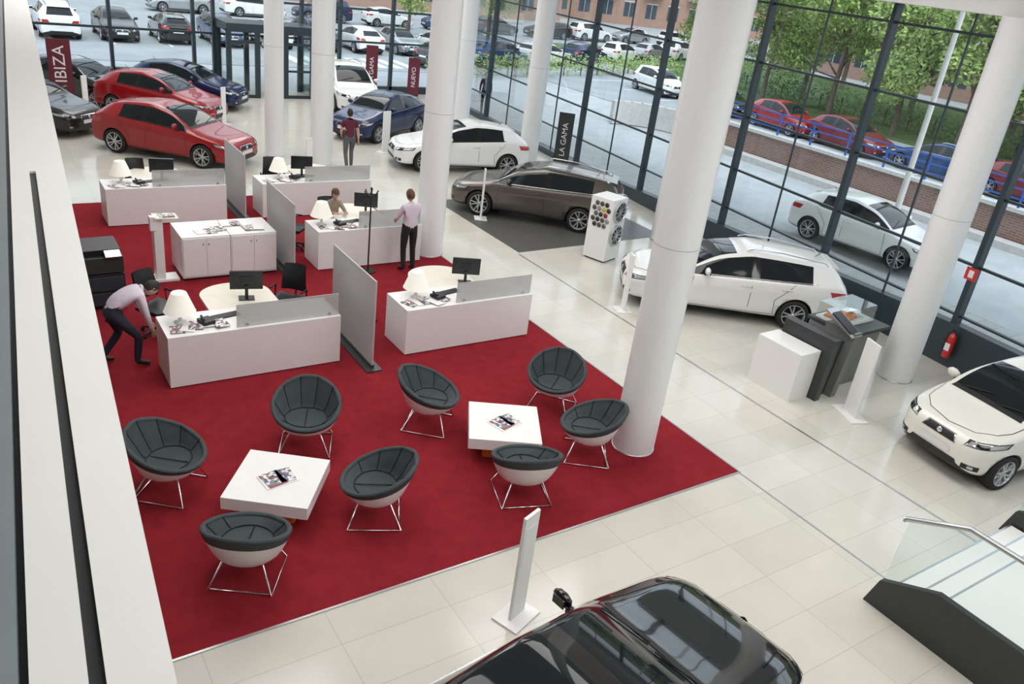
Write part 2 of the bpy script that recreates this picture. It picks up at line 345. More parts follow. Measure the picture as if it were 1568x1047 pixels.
PCR=paint("paint_cream",(.80,.79,.73)); PS=paint("paint_silver",(.45,.46,.47),.7); PBL=paint("paint_midblue",(.02,.06,.17),.3); PDR=paint("paint_dark_red",(.16,.006,.012))
cache={}
def car(name,kind,p,xy,deg,z=0):
    k=(kind,p.name)
    if k not in cache:
        me=CAR[kind].copy()
        for i,m_ in enumerate(me.materials):
            if m_==PAINT0: me.materials[i]=p
        cache[k]=me
    return put(name,cache[k],(xy[0],xy[1],z),radians(deg))
car("hatchback_car","hat",PR,(5.06,24.04),-46)
car("hatchback_car","ibz",PR,(5.75,29.1),-42)
car("hatchback_car","ibz",PB,(7.1,31.35),-36)
car("hatchback_car","ibz",PK,(3.65,31.4),-48)
car("hatchback_car","hat",PBR,(1.75,27.9),-48)
car("suv_car","suv",PW,(13.1,31.2),-97)
car("hatchback_car","ibz",PB,(12.3,26.37),211)
car("hatchback_car","hat",PW,(13.0,21.95),167)
car("estate_car","est",PBZ,(12.54,17.05),136.6)
car("estate_car","est",PW,(13.07,10.65),143)
car("city_car","sml",PCR,(13.32,4.55),171)
car("hatchback_car","pan",PK,(3.52,3.14),8)

# ---------------------------------------------------------------- room shell
mb=MB(); mb.prism([(-4,-3.5),(14.6,-3.5),(18.75,34.2),(-4,34.2)],-.12,0,FLOOR); mb.build("floor")
mb=MB(); mb.b2(-1.2,8.56,5.9,19.9,.0,.012,CARPET); mb.build("carpet")
mb=MB(); mb.b2(-1.2,8.585,5.875,5.9,0,.014,STEEL); mb.b2(8.56,8.585,5.9,19.9,0,.014,STEEL)
mb.b2(8.55,8.58,-2,5.875,0,.004,STEEL); mb.b2(10.42,10.46,-1,14.5,0,.004,STEEL); mb.build("trim_1")
mb=MB(); mb.prism([(10.5,14.6),(15.2,14.75),(15.2,19.2),(10.5,18.7)],0,.006,TURN); mb.build("display_floor_pad")
mb=MB(); mb.b2(-4,20,-3.5,34.4,7.6,7.75,WALLW); mb.build("ceiling")
mb=MB(); mb.prism([(12.9,-3.4),(15.0,-3.4),(19.0,34),(16.6,34)],6.27,7.6,WALLW)
mb.build("trim_2")
mb=MB(); mb.b2(-4.2,-4,-3.5,34.2,0,7.6,WALLW); mb.build("wall_left")
mb=MB(); mb.b2(-4,14.6,-3.7,-3.5,0,7.6,WALLW); mb.build("wall_front")
for x,y,r in ((7.55,7.05,.30),(8.38,15.1,.31),(13.95,6.96,.31),(7.75,23.8,.27),(8.80,22.75,.32),(15.75,22.1,.31),(16.65,28.2,.31),(14.95,14.5,.31)):
    mb=MB(); top=6.27 if x>13 else 7.6
    mb.lathe([(r,.0),(r,3.10)],COLM,64,caps=False); mb.lathe([(r,3.107),(r,top)],COLM,64,caps=False); mb.lathe([(r-.004,3.08),(r-.004,3.13)],CAPG,64,caps=False)
    mb.tube([(r,0.0,0.0),(r+.004,.0,3.1),(r+.004,0,top)],.006,COLM,6,Matrix.Rotation(-1.0,4,'Z'))
    mb.lathe([(r+.012,0),(r+.012,.02),(r,.022)],STEEL,64,caps=False); mb.build("column",(x,y,0))
TH=-math.atan(.11); K=1/cos(TH)
def sill(y): return .85 if y<7 else (.2+.65*(21-y)/14 if y<21 else .2)
wb=MB(); ys=[-3.4,7,21,34.2]
for a,b in zip(ys[:-1],ys[1:]):
    x0,x1=-.12,.12
    vs=[(x0,a*K,-.05),(x1,a*K,-.05),(x1,b*K,-.05),(x0,b*K,-.05),(x0,a*K,sill(a)),(x1,a*K,sill(a)),(x1,b*K,sill(b)),(x0,b*K,sill(b))]
    wb.add(vs,[(0,3,2,1),(4,5,6,7),(0,1,5,4),(1,2,6,5),(2,3,7,6),(3,0,4,7)],DARK)
wb.build("wall_right",(14.85,0,0),TH)
fr=MB(); gp=MB()
my=[-.2,3.4,7.0,10.45,13.9,17.6,21.3,24.9,28.5,32.0,34.1]
for y in my: fr.b2(-.10,.08,(y-.05)*K,(y+.05)*K,sill(y)-.05,7.6,FRAME)
for a,b in zip([-3.4]+my[:-1],my): fr.b2(-.02,.02,((a+b)/2-.015)*K,((a+b)/2+.015)*K,sill((a+b)/2),7.6,FRAME)
for z in (2.0,3.3,4.6,5.92): fr.b2(-.03,.03,-3.4*K,34.1*K,z-.025,z+.025,FRAME)
fr.b2(-.04,.04,-3.4*K,34.1*K,.98,1.02,FRAME)
gp.b2(-.006,.006,-3.4*K,34.1*K,.22,7.6,GLASS)
fr.build("window_frame",(14.85,0,0),TH); gp.build("window_1",(14.85,0,0),TH)
BY=34.1
mb=MB(); mb.b2(-4,8.7,BY-.1,BY+.1,0,.72,DARK); mb.b2(12.3,18.6,BY-.1,BY+.1,0,.3,DARK); mb.build("wall_back")
fr=MB()
for x in (-3.9,-.8,2.3,5.1,8.0,8.75,12.25,13.9,16.3,18.5): fr.b2(x-.06,x+.06,BY-.1,BY+.1,.0,7.6,FRAME)
for z in (2.1,3.4,4.7,6.0): fr.b2(-4,18.6,BY-.04,BY+.04,z-.04,z+.04,FRAME)
fr.build("window_frame")
mb=MB(); mb.b2(-4,8.7,BY-.006,BY+.006,.72,7.6,GLASS); mb.build("window_2")
mb=MB(); mb.b2(12.3,18.6,BY-.006,BY+.006,.3,7.6,GLASS); mb.build("window_3")
mb=MB(); mb.b2(8.8,12.2,BY-.006,BY+.006,2.75,7.6,GLASS); mb.build("window_4")
mb=MB()
for x in (8.87,9.95,11.05,12.13):
    for y in (32.5,BY-.15): mb.b2(x-.09,x+.09,y-.08,y+.06,0,2.5,FRAME)
mb.b2(8.78,12.22,32.40,BY-.1,2.4,2.7,FRAME)
for z0,z1 in ((2.0,2.1),(0,.12)): mb.b2(8.80,9.9,32.44,32.5,z0,z1,FRAME); mb.b2(11.1,12.2,32.44,32.5,z0,z1,FRAME)
mb.b2(11.1,12.2,32.44,32.5,1.0,1.08,FRAME)
y=32.5
mb.b2(9.95,11.05,y-.01,y+.01,.05,2.4,GLASS2); mb.b2(8.9,9.9,y-.008,y+.008,.05,2.4,GLASS2); mb.b2(11.1,12.1,y-.008,y+.008,.05,2.4,GLASS2)
mb.b2(8.84,8.86,32.5,BY-.1,0,2.4,GLASS2); mb.b2(12.14,12.16,32.5,BY-.1,0,2.4,GLASS2)
mb.tube([(10.4,32.4,.9),(10.4,32.4,1.5)],.02,STEEL); mb.tube([(10.6,32.4,.9),(10.6,32.4,1.5)],.02,STEEL)
mb.build("door_1")
h=.9; PT=6.2-h
def PX(c,s): return lambda y: c*h+s*y
xo=PX(.089,.067); xg=PX(-.006,.062); xl=PX(-.093,.065)
def strip(mb,xa,xb,z0,z1,mt,ya=-3.4,yb=20):
    mb.prism([(xa(ya),ya),(xb(ya),ya),(xb(yb),yb),(xa(yb),yb)],z0,z1,mt)
mb=MB(); gw=.010; ge=3.3
strip(mb,xl,lambda y:xg(y)-gw,4.3,PT,WALLW,yb=ge); strip(mb,lambda y:xg(y)+gw,xo,4.3,PT,WALLW,yb=ge); strip(mb,lambda y:xg(y)-gw,lambda y:xg(y)+gw,4.3,PT-.008,BLACK,yb=ge)
strip(mb,xl,xo,4.3,PT,WALLW,ya=ge)
strip(mb,lambda y:xl(y)-.012,xl,4.3,PT-.02,BLACK); strip(mb,lambda y:xl(y)-.55,lambda y:xl(y)-.012,4.3,PT+.005,CAPG)
mb.build("balcony_parapet")
mb=MB(); mb.prism([(-4,-3.4),(xo(-3.4)-.01,-3.4),(xo(20)-.01,20),(-4,20)],4.0,4.3,KGREY); mb.build("mezzanine_slab")

# ---------------------------------------------------------------- stair
mb=MB()
for i in range(3): mb.b2(8.1,11.0,(3.3-.30*(i+1)) if i<2 else -1.5,3.3-.30*i,0,.17*(i+1),WHITE)
for i in range(3): mb.b2(8.1,11.0,3.3-.30*i-.02,3.3-.30*i+.005,.17*(i+1)-.03,.17*(i+1)+.003,STEEL)
for x in (8.02,11.08):
    pf=[(3.42,0),(-1.5,0),(-1.5,.66),(2.72,.66),(3.32,.36)]
    vs=[(x-.04,a,b) for a,b in pf]+[(x+.04,a,b) for a,b in pf]
    n=5; mb.add(vs,[tuple(range(n)),tuple(range(2*n-1,n-1,-1))]+[(i,i+n,(i+1)%n+n,(i+1)%n) for i in range(n)],KDARK)
    gfp=[(3.3,.34),(2.72,.62),(-1.5,.62),(-1.5,1.5),(2.70,1.5),(3.28,1.2)]
    vs=[(x-.006,a,b) for a,b in gfp]+[(x+.006,a,b) for a,b in gfp]; n=6
    mb.add(vs,[tuple(range(n)),tuple(range(2*n-1,n-1,-1))]+[(i,i+n,(i+1)%n+n,(i+1)%n) for i in range(n)],GLASS2)
    mb.tube([(x,3.34,1.19),(x,3.31,1.22),(x,2.70,1.53),(x,-1.5,1.53)],.03,STEEL,10)
mb.build("staircase")

# ---------------------------------------------------------------- furniture
def keyboard(mb,x,y,z,rz=0): mb.box((x,y,z+.01),(.42,.14,.02),BLACK,rz)
def monitor(mb,x,y,z,rz):
    M=Matrix.Translation((x,y,z))@Matrix.Rotation(rz,4,'Z')
    mb.box((0,0,.01),(.24,.18,.015),BLACK,0,M); mb.box((0,.02,.12),(.05,.03,.22),BLACK,0,M)
    mb.box((0,0,.32),(.50,.035,.31),SCREEN,0,M,('X',-.08)); mb.box((0,.024,.33),(.2,.02,.12),BLACK,0,M)
def lamp(mb,x,y,z):
    M=Matrix.Translation((x,y,z))
    mb.lathe([(.001,0),(.09,0),(.09,.012),(.03,.03),(.025,.10),(.045,.16),(.03,.22),(.012,.24),(.012,.40),(.001,.40)],WHITE,20,M)
    mb.lathe([(.225,.18),(.22,.185),(.11,.465),(.105,.47),(.001,.46)],SHADE,32,M,caps=False)
def desk(name,x0,x1,y,lampx,monx,monrot,ext,dep=.78,glassx=None):
    mb=MB(); Z=.82; w=x1-x0; T=Z-.045
    mb.b2(x0,x1,y,y+.04,.03,T,WHITE); mb.b2(x0,x0+.04,y+.04,y+dep,.03,T,WHITE); mb.b2(x1-.04,x1,y+.04,y+dep,.03,T,WHITE)
    mb.b2(x0,x1,y,y+dep,T+.0005,Z,WHITE); mb.b2(x0+.03,x1-.03,y+.045,y+.07,0,.04,BLACK)
    mb.b2(x0+.06,x0+.5,y+.1,y+dep-.03,.08,T-.01,WHITE)
    ex=ext; n=20; R=.55
    poly=[(ex-R,y+dep+.005)]+[(ex+R,y+dep+.005)]+[(ex+R*cos(a),y+dep+.62+R*.8*sin(a)) for a in [pi*i/n for i in range(n+1)]]
    mb.prism(poly,Z-.07,Z-.035,CREAM); mb.cyl((ex,y+dep+.55,0),.05,Z-.07,STEEL); mb.cyl((ex,y+dep+.55,0),.28,.02,STEEL,28)
    gx=glassx or (x0+w*.38,x1-.02)
    mb.b2(gx[0],gx[1],y+.06,y+.072,Z+.002,Z+.36,FROST)
    for xx in (gx[0]+.15,gx[1]-.15): mb.b2(xx-.02,xx+.02,y+.05,y+.085,Z,Z+.05,STEEL)
    lamp(mb,lampx,y+dep*.62,Z)
    monitor(mb,monx[0],monx[1],monx[2],monrot)
    keyboard(mb,lampx+.65,y+dep*.65,Z,.2)
    for k in range(5):
        mb.box((x0+.2+.14*k+random.uniform(-.03,.03),y+.17+random.uniform(0,.14),Z+.006+.006*k),(.2,.28,.007),PAPER if k%2 else MAG,random.uniform(-.5,.5))
    mb.box((lampx+.32,y+.3,Z+.06),(.18,.2,.05),BLACK,.3); mb.tube([(lampx+.27,y+.22,Z+.11),(lampx+.27,y+.38,Z+.11)],.018,BLACK)
    return mb.build(name)
desk("reception_desk",2.02,4.58,10.87,2.30,(3.45,12.0,.785),2.9,3.35)
desk("reception_desk",5.66,8.13,10.72,6.05,(7.25,11.62,.785),2.7,6.95)
desk("reception_desk",5.66,7.95,14.68,5.9,(7.1,15.7,.785),2.7,6.9)
desk("reception_desk",5.62,8.3,18.1,6.15,(6.75,18.7,.82),2.9,7.2)
desk("reception_desk",2.36,4.82,18.15,2.75,(3.6,18.75,.82),2.9,3.6)
mb=MB(); 
for k in range(2):
    x0=3.1+.88*k; mb.b2(x0,x0+.87,14.8,15.7,.06,.86,WHITE)
    for q in (0,1): mb.b2(x0+.02+.42*q,x0+.43+.42*q,14.785,14.8,.09,.83,WHITE); mb.cyl((x0+.38+.1*q,14.78,.7),.01,.03,STEEL,8)
mb.b2(3.12,4.83,14.85,15.65,0,.06,BLACK)
for k in range(7): mb.box((3.5+.18*k,15.15+random.uniform(-.1,.25),.868+.003*k),(.2,.28,.012),MAG if k%3 else PAPER,random.uniform(-.3,.3))
mb.build("storage_cabinet",bevel=.004)
for x,y0,y1 in ((4.96,10.45,12.15),(5.06,14.35,16.0),(5.2,18.0,19.6)):
    mb=MB(); mb.b2(x-.012,x+.012,y0,y1,.09,1.52,FROST2); mb.b2(x-.13,x+.13,y0-.1,y1+.05,.012,.035,KDARK); mb.b2(x-.03,x+.03,y0,y1,.035,.09,KDARK)
    mb.build("divider_screen")
mb=MB(); mb.b2(2.66,2.82,14.9,15.12,.03,1.2,WHITE); mb.b2(2.52,3.05,14.85,15.2,.012,.06,WHITE); mb.box((2.88,15.0,1.22),(.42,.32,.03),CREAM,0,None,('Y',.05)); mb.box((2.90,15.0,1.245),(.26,.22,.015),MAG,.1)
mb.b2(2.60,2.72,14.88,15.0,1.0,1.26,WHITE); mb.build("information_stand",bevel=.006)
def copier(x,y,s=1):
    mb=MB(); mb.b2(0,.66*s,0,.62,.05,.62,BLACK); mb.b2(.02,.64*s,-.015,0,.08,.30,DARK); mb.b2(.02,.64*s,-.015,0,.33,.58,DARK)
    mb.b2(0,.66*s,0,.62,.64,.92,KDARK); mb.b2(.1,.5*s,.02,.55,.80,.88,BLACK); mb.box((.33*s,.33,1.0),(.62*s,.5,.12),BLACK,0,None,('X',.12)); mb.box((.5*s,.02,.97),(.25,.16,.03),STEEL,0,None,('X',.5))
    for a in (.06,.6*s):
        for b in (.06,.56): mb.cyl((a,b,0),.03,.06,RUB,10)
    mb.build("photocopier",(x,y,.012 if y<19.9 else 0),.05,bevel=.01)
copier(1.33,13.9); copier(1.15,20.3)
mb=MB(); mb.cyl((0,0,0),.17,.02,BLACK,24); mb.cyl((0,0,0),.016,1.72,BLACK,12)
for i in range(6):
    a=i*pi/3; mb.tube([(0,0,1.58),(.08*cos(a),.08*sin(a),1.60),(.14*cos(a),.14*sin(a),1.68)],.01,BLACK); mb.lathe([(.001,-.02),(.02,0),(.001,.02)],BLACK,10,Matrix.Translation((.14*cos(a),.14*sin(a),1.68)))
mb.lathe([(.001,-.03),(.03,0),(.001,.03)],BLACK,12,Matrix.Translation((0,0,1.74))); mb.build("coat_stand",(6.62,14.40,.012))
def office_chair(x,y,rz):
    mb=MB()
    for i in range(5):
        a=i*2*pi/5; mb.tube([(0,0,.12),(.28*cos(a),.28*sin(a),.07)],[.03,.018],BLACK); mb.lathe([(.001,-.02),(.03,-.015),(.03,.015),(.001,.02)],BLACK,12,Matrix.Translation((.28*cos(a),.28*sin(a),.032))@Matrix.Rotation(pi/2,4,'X')@Matrix.Rotation(a,4,'Y'))
    mb.cyl((0,0,.1),.025,.35,STEEL,12)
    rows=[]
    for i in range(9):
        t=i/8; 
        rows.append([( (-.24+.48*k/8), -.24+.48*t, .47+.03*abs(k/4-1)**2-.015*t) for k in range(9)])
    mb.grid(rows,BLACK); mb.box((0,0,.44),(.46,.46,.05),BLACK)
    back=[[( (-.22+.44*k/8)*(1-.15*t), -.27-.06*t+.05*abs(k/4-1)**2+.03*sin(t*pi), .55+.45*t) for k in range(9)] for t in [i/8 for i in range(9)]]
    mb.grid(back,BLACK); mb.grid([[(p[0],p[1]-.035,p[2]) for p in r] for r in back],BLACK)
    mb.tube([(0,-.05,.42),(0,-.3,.42),(0,-.35,.6)],.018,BLACK)
    for s in (-1,1): mb.tube([(s*.2,-.1,.44),(s*.28,-.1,.46),(s*.28,-.12,.66),(s*.28,.12,.67)],.015,BLACK)
    mb.build("office_chair",(x,y,.012),rz)
office_chair(5.52,12.25,-1.9); office_chair(4.28,12.45,2.4); office_chair(2.25,12.75,-2.6); office_chair(5.60,16.05,-2.3); office_chair(6.3,19.45,3.0); office_chair(3.2,19.6,3.0)

# lounge tub chairs
def tub_mesh():
    mb=MB(); NT=60; NS=16
    def kb(a): return (1-cos(a))/2
    def rim(a): return .455+.325*kb(a)**1.15
    def R(a): return .41+.035*abs(sin(a))**2-.02*kb(a)
    def pt(a,s,off,zb,inner):
        Rr=R(a)-off; r1=.70*Rr; zr=rim(a)
        if s<.5:
            u=s/.5; r=r1*u; z=zb+ (.05 if not inner else .018)*u**3
        else:
            u=(s-.5)/.5; r=r1+(Rr-r1)*(u**.75); z0=zb+(.05 if not inner else .018); z=z0+(zr-z0)*(u**1.15)
        lean=.07*kb(a)*max(0,s-.5)*2
        return r,z,lean
    def shell(off,zb,inner):
        rows=[]
        for j in range(NS+1):
            s=j/NS; row=[]
            for i in range(NT):
                a=2*pi*i/NT; r,z,lean=pt(a,s,off,zb,inner)
                if inner and s>.45:
                    q=(a/(2*pi)*10+.5)%1; dd=min(q,1-q); k=math.exp(-(dd/.10)**2)*min(1,(s-.45)*5)*kb(a)**.4
                    r+=k*.020; r-=.016*sin(min(1,(s-.45)/.5)*pi)
                row.append((r*cos(a)-lean,r*sin(a),z))
            rows.append(row)
        return rows
    out=shell(0,.27,False); inn=shell(.05,.40,True)
    c=14
    mb.grid(out[:c+1],WHITE,closed=True); mb.grid([[(p[0]*1.012,p[1]*1.012,p[2]) for p in r] for r in out[c:]],GREYF,closed=True); mb.grid(inn,GREYF,closed=True)
    ro=[]
    for k in range(7):
        t=k/6*pi; row=[]
        for i in range(NT):
            o=Vector(out[-1][i]); n_=Vector(inn[-1][i]); m_=(o+n_)/2; d=(o-n_)/2
            row.append(tuple(m_+d*cos(t)*1.2+Vector((0,0,.024*sin(t)))))
        ro.append(row)
    mb.grid(ro,GREYF,closed=True)
    for q in range(10):
        a=2*pi*(q+.5)/10
        if kb(a)<.12: continue
        pts=[]
        for j in range(NS//2,NS+1):
            i=round(a/(2*pi)*NT)%NT; p=Vector(inn[j][i]); pts.append(p+Vector((-.004*cos(a),-.004*sin(a),.004)))
        mb.tube(pts,.0065,SEAM,5)
    ring=[Vector(inn[NS//2][i])+Vector((0,0,.005)) for i in range(NT)]
    mb.tube(ring,.008,SEAM,5,closed=True)
    mb.tube([(-.26,0,.412),(.26,0,.418)],.006,SEAM,5)
    for s in (-1,1):
        mb.tube([(.14,s*.13,.31),(.20,s*.20,.28),(.30,s*.31,.014),(.28,s*.315,.010),(-.28,s*.315,.010),(-.30,s*.31,.014),(-.17,s*.2,.28),(-.12,s*.13,.31)],.0095,CHROME,8)
    mb.tube([(-.28,-.315,.012),(-.28,.315,.012)],.0095,CHROME,8)
    mb.tube([(.14,-.13,.30),(.14,.13,.30)],.0095,CHROME); mb.tube([(-.12,-.13,.30),(-.12,.13,.30)],.0095,CHROME)
    return mb.data("tub_armchair")
TUB=tub_mesh()
T1=(2.52,7.68); T2=(5.70,7.74)
for (x,y),T,dr in (((1.50,8.50),T1,0),((3.27,8.80),T1,.15),((1.89,6.72),T1,0),((3.50,7.10),T1,.1),((5.03,8.68),T2,.25),((7.05,8.42),T2,.2),((6.74,7.14),T2,-.1),((5.36,6.72),T2,.0)):
    put("tub_armchair",TUB,(x,y,.013),atan2(T[1]-y,T[0]-x)+dr,scale=1.03)
for T,a in ((T1,-36),(T2,-30)):
    mb=MB(); mb.b2(-.49,.49,-.49,.49,.27,.43,WHITE); mb.b2(-.27,.27,-.27,.27,.012,.27,ORANGE)
    mb.build("coffee_table",(T[0],T[1],0),radians(a),bevel=.006)
    mb=MB(); mb.box((0,0,.004),(.40,.30,.006),PAPER,.05); mb.box((-.06,0,.013),(.22,.28,.010),MAG,.12); mb.box((.09,.01,.013),(.18,.26,.010),MAG,-.05)
    mb.build("magazine",(T[0]+.0,T[1]-.02,.431),radians(a+40))
def totem(x,y,rz,hh=1.35,w=.30):
    mb=MB(); mb.b2(-w/2,w/2,-.018,.018,.02,hh,WHITE); mb.b2(-w*.9,w*.9,-.16,.16,0,.022,WHITE); mb.box((0,-.02,hh*.72),(w*.8,.004,hh*.35),PAPER)
    mb.build("sign_totem",(x,y,0),rz,bevel=.004)
totem(4.15,4.97,.35,1.33,.24); totem(10.92,17.06,1.1,1.3,.2); totem(11.75,6.34,1.2,1.35,.34); totem(11.4,23.9,.3,1.3); totem(7.4,27.9,.6,1.2,.2); totem(3.5,29.3,.6,1.2,.2); totem(10.75,11.1,1.2,1.2,.2); totem(7.9,21.3,.3,1.1,.2)
def banner(x,y,rz,w,hh,z0=.1,text="NUEVO",mt=MAROON,sz=.62,tz=None):
    mb=MB(); mb.b2(-w/2,w/2,-.012,.012,z0,hh,mt); mb.b2(-w/2,w/2,-.12,.12,0,.05,DARK); mb.tube([(0,.02,.03),(0,.02,hh)],.012,STEEL)
    o=mb.build("display_banner",(x,y,0),rz)
    cu=bpy.data.curves.new("lettering","FONT"); cu.body=text; cu.size=w*sz; cu.extrude=.002; cu.align_x='CENTER'; cu.align_y='CENTER'; cu.materials.append(LAB)
    t=bpy.data.objects.new("lettering",cu); t.parent=o; t.location=(0,-.016,tz or (z0+hh)/2); t.rotation_euler=(pi/2,-pi/2,0); COL.objects.link(t)
banner(2.93,29.7,-.05,.66,2.2,.1,"IBIZA",MAROON,.72,1.45); banner(15.0,33.2,-.3,.5,2.1,.1,"LA GAMA",MAROON,.5); banner(16.9,33.0,-.5,.5,1.7,.1,"NUEVO",MAROON,.5); banner(16.30,21.0,-.7,.5,1.9,.2,"LA GAMA",KDARK,.5)
# wheel & colour display
mb=MB()
mb.b2(-.31,.31,-.3,.3,.04,1.5,WHITE); mb.b2(-.27,.27,-.26,.26,0,.04,BLACK)
cols=[(.02,.02,.02),(.06,.06,.065),(.55,.42,.05),(.25,.02,.02),(.10,.10,.105),(.25,.25,.26),(.04,.04,.045)]
cm=[mat("colour_chip_%d"%i,c,.35,coat=.2) for i,c in enumerate(cols)]
seq=[0,1,4,0,2,5,1,3,0,4,5,1,0,6,4,1,0,6]; q=0
for r in range(5):
    for c in range(4 if r%2 else 3):
        M=Matrix.Translation((-.31,-.20+.13*c+(0 if r%2 else .065),1.36-.125*r))@Matrix.Rotation(-pi/2,4,'Y')
        mb.lathe([(.001,.03),(.04,.028),(.066,.0)],cm[seq[q%18]],6,M,False); q+=1
for (lx,lz) in ((-.0,1.20),(.0,.64)):
    M=Matrix.Translation((lx,-.30,lz))@Matrix.Rotation(pi/2,4,'X')
    mb.lathe([(.25,0),(.25,.05),(.225,.06),(.215,.03)],ALLOY,32,M,caps=False); mb.lathe([(.001,.05),(.04,.05),(.05,.0)],ALLOY,12,M); mb.lathe([(.001,.004),(.22,.004)],BLACK,24,M,caps=False)
    for i in range(10):
        a=2*pi*i/10; mb.box((0,0,0),(.2,.022,.03),ALLOY,0,M@Matrix.Rotation(a,4,'Z')@Matrix.Translation((.12,0,.03)))
M=Matrix.Translation((.40,-.1,1.28))@Matrix.Rotation(pi/2-.2,4,'X')
mb.lathe([(.23,-.08),(.235,.05),(.21,.06),(.20,.03)],ALLOY,32,M,caps=False); mb.lathe([(.001,.004),(.2,.004)],BLACK,24,M,caps=False)
for i in range(10): mb.box((0,0,0),(.19,.022,.03),ALLOY,0,M@Matrix.Rotation(pi*i/5,4,'Z')@Matrix.Translation((.11,0,.04)))
mb.build("wheel_display_stand",(12.32,13.82,0),radians(18),bevel=.003)
# kiosk
mb=MB()
mb.b2(0,.52,.05,.95,0,.88,WHITE)
def slab(mb,pf,y0,y1,mt):
    n=len(pf); vs=[(x,y0,z) for x,z in pf]+[(x,y1,z) for x,z in pf]
    mb.add(vs,[tuple(range(n)),tuple(range(2*n-1,n-1,-1))]+[(i,i+n,(i+1)%n+n,(i+1)%n) for i in range(n)],mt)
slab(mb,[(.50,0),(.62,0),(.74,1.12),(.56,1.12)],-.12,.9,KDARK)
slab(mb,[(.90,0),(1.04,0),(1.26,1.18),(1.09,1.18)],-.14,.45,KGREY); slab(mb,[(.63,0),(.89,0),(1.04,1.0),(.74,1.0)],.0,.85,KDARK)
slab(mb,[(1.05,0),(2.15,0),(2.3,1.0),(1.2,1.0)],.1,.85,KGREY); slab(mb,[(1.25,1.005),(2.42,1.005),(2.42,1.06),(1.26,1.06)],.02,.95,KDARK)
mb.box((1.12,.16,1.26),(.30,.66,.04),STEEL,0,None,('X',.45)); mb.box((1.12,.13,1.285),(.22,.48,.01),SCREEN,0,None,('X',.45))
mb.b2(1.35,2.3,.30,.85,1.062,1.10,WHITE); mb.box((1.72,.60,1.12),(.55,.40,.03),ORANGE,.2)
for c in ((1.35,.30,2.3,.305),(1.35,.845,2.3,.85),(1.35,.30,1.355,.85),(2.295,.30,2.3,.85)): mb.b2(c[0],c[2],c[1],c[3],1.10,1.36,GLASS2)
mb.b2(1.35,2.3,.30,.85,1.36,1.366,GLASS2)
mb.box((2.05,.55,1.15),(.2,.2,.08),CHROME,.5)
mb.build("configurator_kiosk",(11.02,7.0,0),.02)
def on_wall(y,off): return (14.85+.11*y-off, y)
mb=MB(); mb.lathe([(.001,0),(.075,.0),(.08,.02),(.08,.40),(.06,.46),(.03,.49),(.025,.52)],REDP,20); mb.lathe([(.001,.52),(.03,.52),(.03,.56),(.001,.57)],BLACK,12)
mb.tube([(-.03,0,.54),(-.08,.05,.50),(-.08,.07,.30),(-.07,.07,.12)],.012,BLACK); mb.tube([(0,0,.56),(-.09,0,.60)],.012,BLACK); mb.b2(-.081,-.079,-.05,.05,.15,.3,PAPER)
x,y=on_wall(6.85,.225); mb.build("fire_extinguisher",(x,y,.22),0)
mb=MB(); mb.b2(-.004,.004,-.12,.12,0,.24,REDP); mb.b2(-.008,-.003,-.05,.05,.05,.19,PAPER); x,y=on_wall(7.0,.14); mb.build("fire_safety_sign",(x,y,1.75),TH)

# ---------------------------------------------------------------- people
def skin_mesh(vs,es,rad,root,sub=2):
    me=bpy.data.meshes.new("sk"); me.from_pydata([tuple(v) for v in vs],es,[]); o=bpy.data.objects.new("sk",me); COL.objects.link(o)
    o.modifiers.new("k","SKIN")
    for i,d in enumerate(me.skin_vertices[0].data):
        r=rad[i]; d.radius=(r,r) if not isinstance(r,tuple) else r; d.use_root=(i==root)
    s=o.modifiers.new("s","SUBSURF"); s.levels=sub; s.render_levels=sub
    bpy.context.view_layer.update(); em=evalmesh(o); bpy.data.objects.remove(o); return em
def segd(p,a,b):
    ab=b-a; t=max(0,min(1,(p-a).dot(ab)/max(ab.length_squared,1e-9))); return (p-(a+ab*t)).length
def hand(mb,w,d,nrm,skin,side=1):
    d=d.normalized(); s_=d.cross(nrm).normalized(); n_=s_.cross(d).normalized()
    vs=[w-d*.02,w+d*.03,w+d*.055];es=[(0,1),(1,2)];rad=[.026,(.03,.02),(.034,.018)]
    for k,(off,L) in enumerate(((-.030,.068),(-.010,.078),(.010,.072),(.029,.056))):
        b=len(vs); kn=w+d*.092+s_*off; c1=kn+d*L*.45-n_*.006; c2=c1+d*L*.3-n_*L*.22; c3=c2+d*L*.2-n_*L*.28
        vs+=[kn,c1,c2,c3]; es+=[(2,b),(b,b+1),(b+1,b+2),(b+2,b+3)]; rad+=[.0115,.0095,.0085,.0075]
    b=len(vs); t0=w+d*.035-s_*.034; vs+=[t0,t0+d*.035-s_*.018-n_*.01,t0+d*.062-s_*.014-n_*.02]; es+=[(1,b),(b,b+1),(b+1,b+2)]; rad+=[.014,.011,.009]
    mb.mesh(skin_mesh(vs,es,rad,1,1),[skin])
